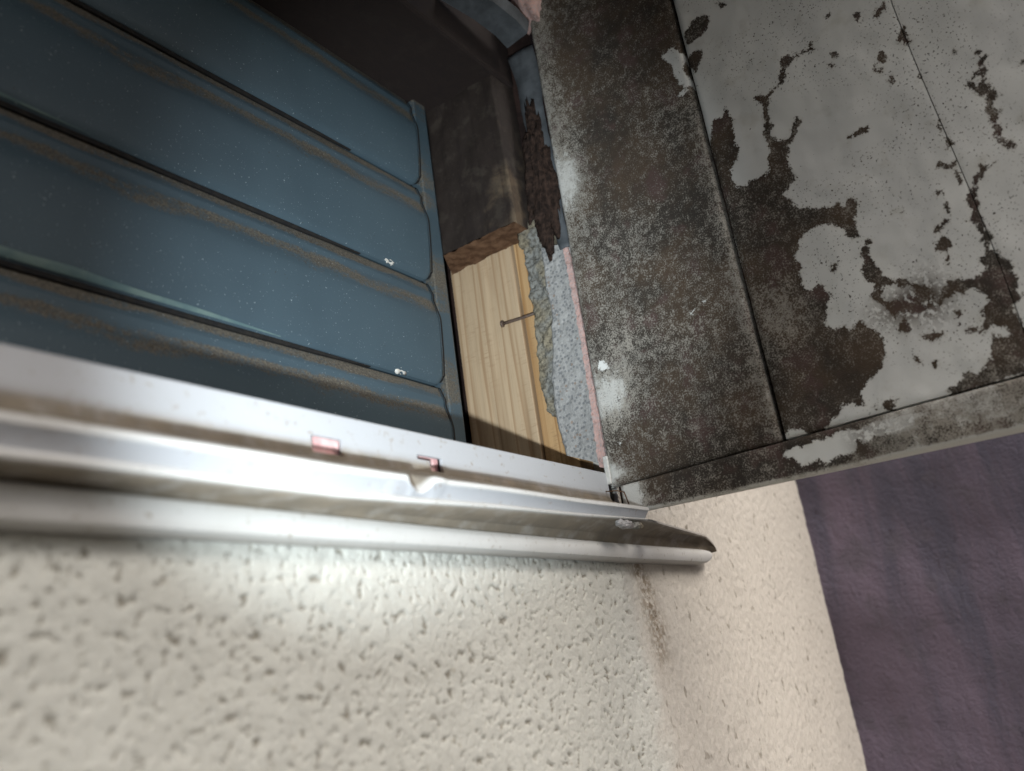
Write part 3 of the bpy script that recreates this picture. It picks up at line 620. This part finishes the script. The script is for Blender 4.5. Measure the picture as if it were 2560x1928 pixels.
# bent grey flashing strip along the edge of the boards
def flashing():
    V = []; F = []
    path = [(-.100, .012, .430, .0), (-.060, .006, .430, .0), (-.03, .004, .429, .0), (-.010, .005, .427, 0)]
    t = empty('flashing_strip', (0, 0, .25))
    a = obj('head_flashing', [(p[0], y, p[2] - .25 + dz) for p in path for (y, dz) in ((p[1] - .013, .010), (p[1] - .010, .0), (p[1] + .012, -.003), (p[1] + .015, .004))],
            [(i * 4 + j, i * 4 + j + 1, i * 4 + j + 5, i * 4 + j + 4) for i in range(3) for j in range(3)], m_grey, t)
    a.modifiers.new('solid', 'SOLIDIFY').thickness = .002
    zs = np.linspace(.205, .424, 50); V = []; F = []
    for i, z in enumerate(zs):
        k = (z - .205) / .219
        wl = .010 + .018 * k; y0 = -.004 + .003 * k + .0015 * math.sin(z * 60)
        x = .0035 + .0012 * float(fbm(np.array([z * 40.]), np.array([.5]))[0])
        for y in (y0, y0 + wl * .33, y0 + wl * .66, y0 + wl):
            V.append((x + (.002 if y == y0 else 0), y, z - .25))
    F = [(i * 4 + j, i * 4 + j + 1, i * 4 + j + 5, i * 4 + j + 4) for i in range(49) for j in range(3)]
    b = obj('jamb_flashing', V, F, m_grey, t, smooth=True); b.modifiers.new('solid', 'SOLIDIFY').thickness = .0015
    tag(t, 'bent dark grey vinyl flashing strip running up beside the mouldy boards', 'flashing')
flashing()
# clump of rotted wood fibre over the mortar
def clump():
    bm = bmesh.new(); bmesh.ops.create_icosphere(bm, subdivisions=5, radius=1)
    V = np.array([v.co[:] for v in bm.verts]); F = [tuple(v.index for v in f.verts) for f in bm.faces]; bm.free()
    d = 1 + .28 * fbm(V[:, 1] * 2.2, V[:, 2] * 3.5, 4) + .16 * fbm(V[:, 0] * 6, V[:, 2] * 2.5 + V[:, 1] * 5, 3)
    V = V * d[:, None] * np.array([.0085, .0165, .072])
    k = (V[:, 2] + .066) / .132
    V[:, 1] = V[:, 1] * (1.18 - .55 * np.clip(k, 0, 1)) + .010 - .002 * k
    o = obj('rotten_wood', V, F, m_rot, smooth=True); o.location = (.0030, .004, .285)
    tag(o, 'dark rotten wood fibres hanging above the grey mortar', 'debris')
    bm = bmesh.new(); bmesh.ops.create_icosphere(bm, subdivisions=4, radius=1)
    V = np.array([v.co[:] for v in bm.verts]); F = [tuple(v.index for v in f.verts) for f in bm.faces]; bm.free()
    V = V * (1 + .3 * fbm(V[:, 1] * 2.5, V[:, 2] * 2.5 + V[:, 0], 4))[:, None] * np.array([.007, .024, .014])
    o = obj('mortar_lump', V, F, m_crumble, smooth=True); o.location = (.0075, .027, .236)
    tag(o, 'crumbly brown mortar lump under the rotten wood', 'debris')
    bm = bmesh.new(); bmesh.ops.create_icosphere(bm, subdivisions=4, radius=1)
    V = np.array([v.co[:] for v in bm.verts]); F = [tuple(v.index for v in f.verts) for f in bm.faces]; bm.free()
    V = V * (1 + .25 * fbm(V[:, 1] * 2.5 + 4, V[:, 2] * 2.5 + V[:, 0], 4))[:, None] * np.array([.018, .016, .030])
    o = obj('mortar_lump', V, F, m_pink, smooth=True); o.location = (.004, -.006, .470)
    tag(o, 'pinkish mortar lump stuck in the top corner by the flashing', 'debris')
clump()
# nail sticking out of the mortar across the stud
nl = tag(empty('nail', (.012, .055, .1626)), 'bent rusty nail poking out of the mortar across the stud', 'nail')
tube('shank', [(0, -.012, -.0006), (-.0004, .006, .0), (-.0008, .018, .0008), (-.0012, .0275, .0014)], .0014, m_nail, nl)
tube('head', [(-.0012, .0268, .0013), (-.0014, .0285, .0015)], .0031, m_nail, nl, n=10)

# ------------------------------------------------------------------ white window sill
sl = tag(empty('window_sill', (0, 0, 0)), 'white painted metal window sill with grimy grooves under the shutter', 'window sill')
XL = -1.5
# upper flange with two cut-outs
def flange():
    slots = [(-.3086, -.2868, -.0129), (-.2274, -.2045, -.0129)]
    V = []; F = []; G = []
    y0 = 0.0
    xs = [XL, -.9, -.5, -.35, -.3086, -.2868, -.25, -.2274, -.2165, -.2045, -.15, -.1, -.05, .0]
    zs = [.0, -.0006, -.0129, -.0158, -.0200, -.0225, -.040]
    yy = [.0015, 0, 0, 0, 0, -.001, -.003]
    gg = [.1, 0, 0, .15, .95, 1, 1]
    id_ = {}
    for i, x in enumerate(xs):
        for j, z in enumerate(zs):
            id_[i, j] = len(V); V.append((x, yy[j], z)); G.append(gg[j])
    for i in range(len(xs) - 1):
        for j in range(len(zs) - 1):
            xm = (xs[i] + xs[i + 1]) / 2
            hole = (-.3086 < xm < -.2868 and j in (2, 3, 4)) or (-.2165 < xm < -.2045 and j in (2, 3, 4)) or (-.2274 < xm < -.2165 and j == 2)
            if not hole: F.append((id_[i, j], id_[i + 1, j], id_[i + 1, j + 1], id_[i, j + 1]))
    o = obj('flange', V, F, m_sill, sl, attrs={'grime': G, 'reflect_dirt_grey': [.85] * len(G)})
    s = o.modifiers.new('solid', 'SOLIDIFY'); s.thickness = .0022; s.offset = -1
    # top return going back under the shutter
    sweep_x('sill_top', [(.0016, -.0004), (.06, .002), (.125, .006), (.148, .010)], [XL, -.5, 0, .0145], m_sill, sl, attrs={'grime': [.4, .9, 1, 1]})
    for a, b in ((-.312, -.283), (-.231, -.201)):
        box('pink_packing', (a, b, .0045, .008, -.027, -.010), m_pinkp, sl)
flange()
# projecting rail with a bitten, bent notch
rail_prof = [(.0, -.0228), (-.022, -.0338), (-.0285, -.0364), (-.0325, -.0376), (-.0340, -.0390), (-.0338, -.0412), (-.0326, -.0422), (-.0292, -.0478), (-.0288, -.0490), (-.0304, -.0500), (-.0312, -.0515), (-.0306, -.0528), (-.0288, -.0532)]
rail_gr = [1, 1, .9, .10, 0, .04, .10, .10, .06, 0, 0, .15, .6]
rail_reflect = [0, 0, 0, 0, 0, .1, 1, 1, .7, 0, 0, 0, 0]  # rows of the face whose grey stands in for a reflection
rail_dz = [.0010, .0020, .0024, .0025, .0027, .0029, .0032, .0040, .0044, .0050, .0056, .0061, .0063]
def taper(x): return max(0, min(1.5, (x + .32) / .214))
def bitten(x, y, z, j):
    t = abs(x + .2622)
    b = max(0, 1 - (t / .0105) ** 2)
    if 2 <= j <= 7:
        f = (0, 0, .7, 1, 1, .9, .6, .25)[j]
        z -= .0066 * b * f; y += .004 * b * f
    c = max(0, 1 - ((x + .2475) / .006) ** 2)
    if 2 <= j <= 7: y -= .0010 * c; z += .0004 * c
    # tongue of metal pushed out to the lower left of the bite
    if 5 <= j <= 10:
        zc = -.0440 - (-.262 - x) * .19
        g = math.exp(-((z - zc) / .0018) ** 2) * (1 if -.302 < x < -.262 else 0) * min(1, max(0, (x + .302) / .02))
        y -= .0018 * g
    z += rail_dz[j] * taper(x)
    y += .0003 * math.sin(x * 41); z += .00025 * math.sin(x * 29 + 1)
    return (x, y, z)
xs = [XL, -1, -.7, -.5, -.42, -.36] + list(np.linspace(-.32, -.225, 60)) + list(np.linspace(-.22, -.0012, 24))
rail = sweep_x('rail', rail_prof, xs, m_sill, sl, deform=bitten, attrs={'grime': rail_gr, 'reflect_dirt_grey': rail_reflect})
# drip edge: dirty cove under the rail and rounded bead, running on past the corner
drip_prof = [(-.0280, -.0510), (-.0286, -.0528), (-.0270, -.0535), (-.020, -.0538), (-.012, -.0540), (-.0080, -.0544), (-.0090, -.0550), (-.0112, -.0560), (-.0124, -.0582), (-.0128, -.0620), (-.0124, -.0660), (-.0108, -.0688), (-.0078, -.0702), (.001, -.0704)]
drip_gr = [.5, .7, .95, 1, 1, 1, .5, .05, 0, 0, 0, .05, .15, .5]
drip_dz = [.0063, .0063, .006, .0045, .0018, 0, 0, 0, 0, 0, 0, 0, 0, 0]
XE = .166
def drip_def(x, y, z, j):
    z += drip_dz[j] * taper(x)
    if j >= 5:
        q = max(-.1, min(.25, x + .46)) / .25
        z += (-.0022 * q if j < 9 else .0004 * q)
    k = max(0, min(1, (x - .01) / (XE - .01)))
    z += -.0050 * k if j < 3 else .0012 * k
    if j < 5: y *= 1 - .42 * k
    e = max(0, (x - (XE - .034)) / .034)
    if e > 0:
        cz = -.0585; q = math.sqrt(max(0, 1 - min(1, e) ** 2.0))
        if j < 5: y = -.0126 + (y + .0126) * (1 - e) ** 1.0; z = cz + (z - cz) * (.10 + .90 * q)
        else: z = cz + (z - cz) * (.10 + .90 * q); y = -.003 + (y + .003) * (.30 + .70 * q)
    return (x, y, z)
xs = [XL, -1, -.7, -.5] + list(np.linspace(-.4, -.02, 20)) + list(np.linspace(0, XE - .036, 22)) + list(XE - .034 * np.linspace(1, 0, 18) ** 1.6)
drip = sweep_x('drip_edge', drip_prof, xs, m_sill, sl, deform=drip_def, attrs={'grime': drip_gr})
# sealant blob and cap joint at the corner
def lump(name, loc, sc, mat, parent, seed=0, sub=4, amp=.3):
    bm = bmesh.new(); bmesh.ops.create_icosphere(bm, subdivisions=sub, radius=1)
    V = np.array([v.co[:] for v in bm.verts]); F = [tuple(v.index for v in f.verts) for f in bm.faces]; bm.free()
    V = V * (1 + amp * fbm(V[:, 0] * 2 + seed, V[:, 2] * 2 + V[:, 1] + seed, 3))[:, None] * np.array(sc) + np.array(loc)
    return obj(name, V, F, mat, parent, smooth=True)
lump('sealant', (-.038, -.030, -.0488), (.012, .0032, .0032), m_seal, sl, 2)
lump('sealant', (-.016, -.028, -.0480), (.009, .003, .0028), m_crumble, sl, 5)
tube('cap_joint', [(-.006, -.0022, -.0150), (-.006, -.0120, -.0165), (-.0055, -.0175, -.0190), (-.0050, -.0200, -.0300)], .00045, m_brown, sl)
# faint stamped characters near the right end of the flange
for i, (x, h, tilt) in enumerate(((-.0500, .0036, .2), (-.0462, .0026, -.5), (-.0425, .0038, .1), (-.0392, .0032, 0), (-.0375, .0032, 0), (-.0340, .0028, .1), (-.0322, .0028, -.1))):
    tube('stamped_mark', [(x, -.0003, -.0135 - .0), (x + tilt * .001, -.0003, -.0135 - h)], .00035, m_white, sl, n=6)

# ------------------------------------------------------------------ blue metal shutter
sh = tag(empty('metal_shutter', (-.05, .11, 0)), 'dusty blue metal shutter with wide horizontal slats behind the sill', 'shutter')
P = .0993
slat_prof = [(.1230, .0016), (.1200, .0009), (.1180, .0004), (.1160, .0), (.1135, .0010), (.1116, .0038), (.1104, .0085), (.1092, .020), (.1082, .034), (.1074, .050), (.1071, .0595), (.1078, .0640), (.1092, .0690),
             (.1110, .0750), (.1122, .0790), (.1126, .0822), (.1122, .0850), (.1124, .0870), (.1140, .0905), (.1158, .0955), (.1172, .0985), (.1240, .1005), (.1300, .1040)]
slat_dirt = [.5, .4, .1, 0, 0, 0, 0, 0, 0, 0, .05, .28, .48, .58, .52, .22, -.15, .1, .54, .70, .72, .7, .7]
def slat_def(x, y, z, j):
    e = max(0, (x + .0580) / .0080)
    if j in (0, 1, 2, 3, 4, 5): z += .0042 * e ** 2.6
    return (x - .0, y + .0005 * math.sin(x * 17 + 1.5), z)
def off(V, d): return V
xs = [-1.5, -1.0, -.7, -.5, -.4, -.3, -.2, -.15, -.1, -.075, -.062, -.058, -.056, -.054, -.0525, -.0512, -.0502]
first = None
for k in range(6):
    if first is None:
        first = sweep_x('slat', [(y - .11, z) for y, z in slat_prof], [x + .05 for x in xs], m_blue, sh, deform=lambda x, y, z, j: (lambda p: (p[0] + .05, p[1] - .11, p[2]))(slat_def(x - .05, y + .11, z, j)), attrs={'dirt': slat_dirt})
        o = first
        sd2 = o.modifiers.new('solid', 'SOLIDIFY'); sd2.thickness = .0012; sd2.offset = -1
    else:
        o = first.copy(); S.collection.objects.link(o); o.parent = sh
    o.location = (0, 0, .0016 + (k - 1) * P)
    sweep_x('seam_gap_shade', [(.0042, .0008), (.0040, -.0004), (.0046, -.0022), (.0066, -.0024)], [-1.45, -.9, -.5, -.25, -.2, -.15, -.12, -.10, -.085], m_black, o, smooth=False, deform=lambda x, y, z, j: (x, y + .0005 * math.sin((x - .05) * 17 + 1.5), z * min(1, max(.08, (-.080 - x) / .09)) + (.0004 * math.sin(x * 13) if j > 1 else 0)))  # black strip stands in for the shade under the slat lip
    gk = [(y - .1107, z) for y, z in slat_prof]
    sweep_x('end_gap_shade', gk, [-.0003, .0019], m_black, o, deform=lambda x, y, z, j: (x, y, z + (.0042 if j < 6 else 0)), smooth=False)  # black end strip stands in for the dark of the open gap
    if 1 <= k <= 3:
        pl = lump('plug', (-.054, .0034, -.0034), (.0070, .0018, .0034), m_white, o, k * 1.7, 3, .75)
        pl.rotation_euler = (0, R(8), 0)
slats = [c for c in sh.children if c.name.startswith('slat')]
# pale green film along the lower edge of two slats
def film(parent, x0, x1, z0, z1):
    n = 30; V = []; 
    for i in range(n):
        x = x0 + (x1 - x0) * i / (n - 1); t = i / (n - 1)
        wv = (1 - .95 * t ** 2.5) * (1 + .10 * math.sin(i * 1.7) + .08 * math.sin(i * 3.9))
        for q in (0, .35, .7, 1):
            z = z0 + (z1 - z0) * q * wv
            V.append((x, float(np.interp(z, [.0, .001, .0038, .0085, .02], [.1160, .1135, .1116, .1104, .1092])) - .11 - .0007, z))
    F = [(i * 4 + j, i * 4 + j + 1, i * 4 + j + 5, i * 4 + j + 4) for i in range(n - 1) for j in range(3)]
    return obj('algae_film', V, F, m_algae, parent, smooth=True)
film(slats[2], -.9, -.175, .0018, .0115)
film(slats[3], -.9, -.315, .0018, .0085)
# stile down the right edge and the dark gap line beside the slats
zs = np.linspace(-.06, .50, 60); V = []; F = []; A = []
prof = [(.0034, .016), (.0034, .0012), (.0044, 0), (.0195, .0), (.0215, .0008), (.0228, .003), (.0225, .016)]
for i, z in enumerate(zs):
    for j, (x, y) in enumerate(prof):
        V.append((x, y, z)); A.append((0, .5, .44, .36, .1, .3, 0)[j] + .2 * math.sin(z * 63 + 1.2))
F = [(i * 7 + j, i * 7 + j + 1, i * 7 + j + 8, i * 7 + j + 7) for i in range(59) for j in range(6)]
obj('stile', V, F, m_blue, sh, attrs={'dirt': A})
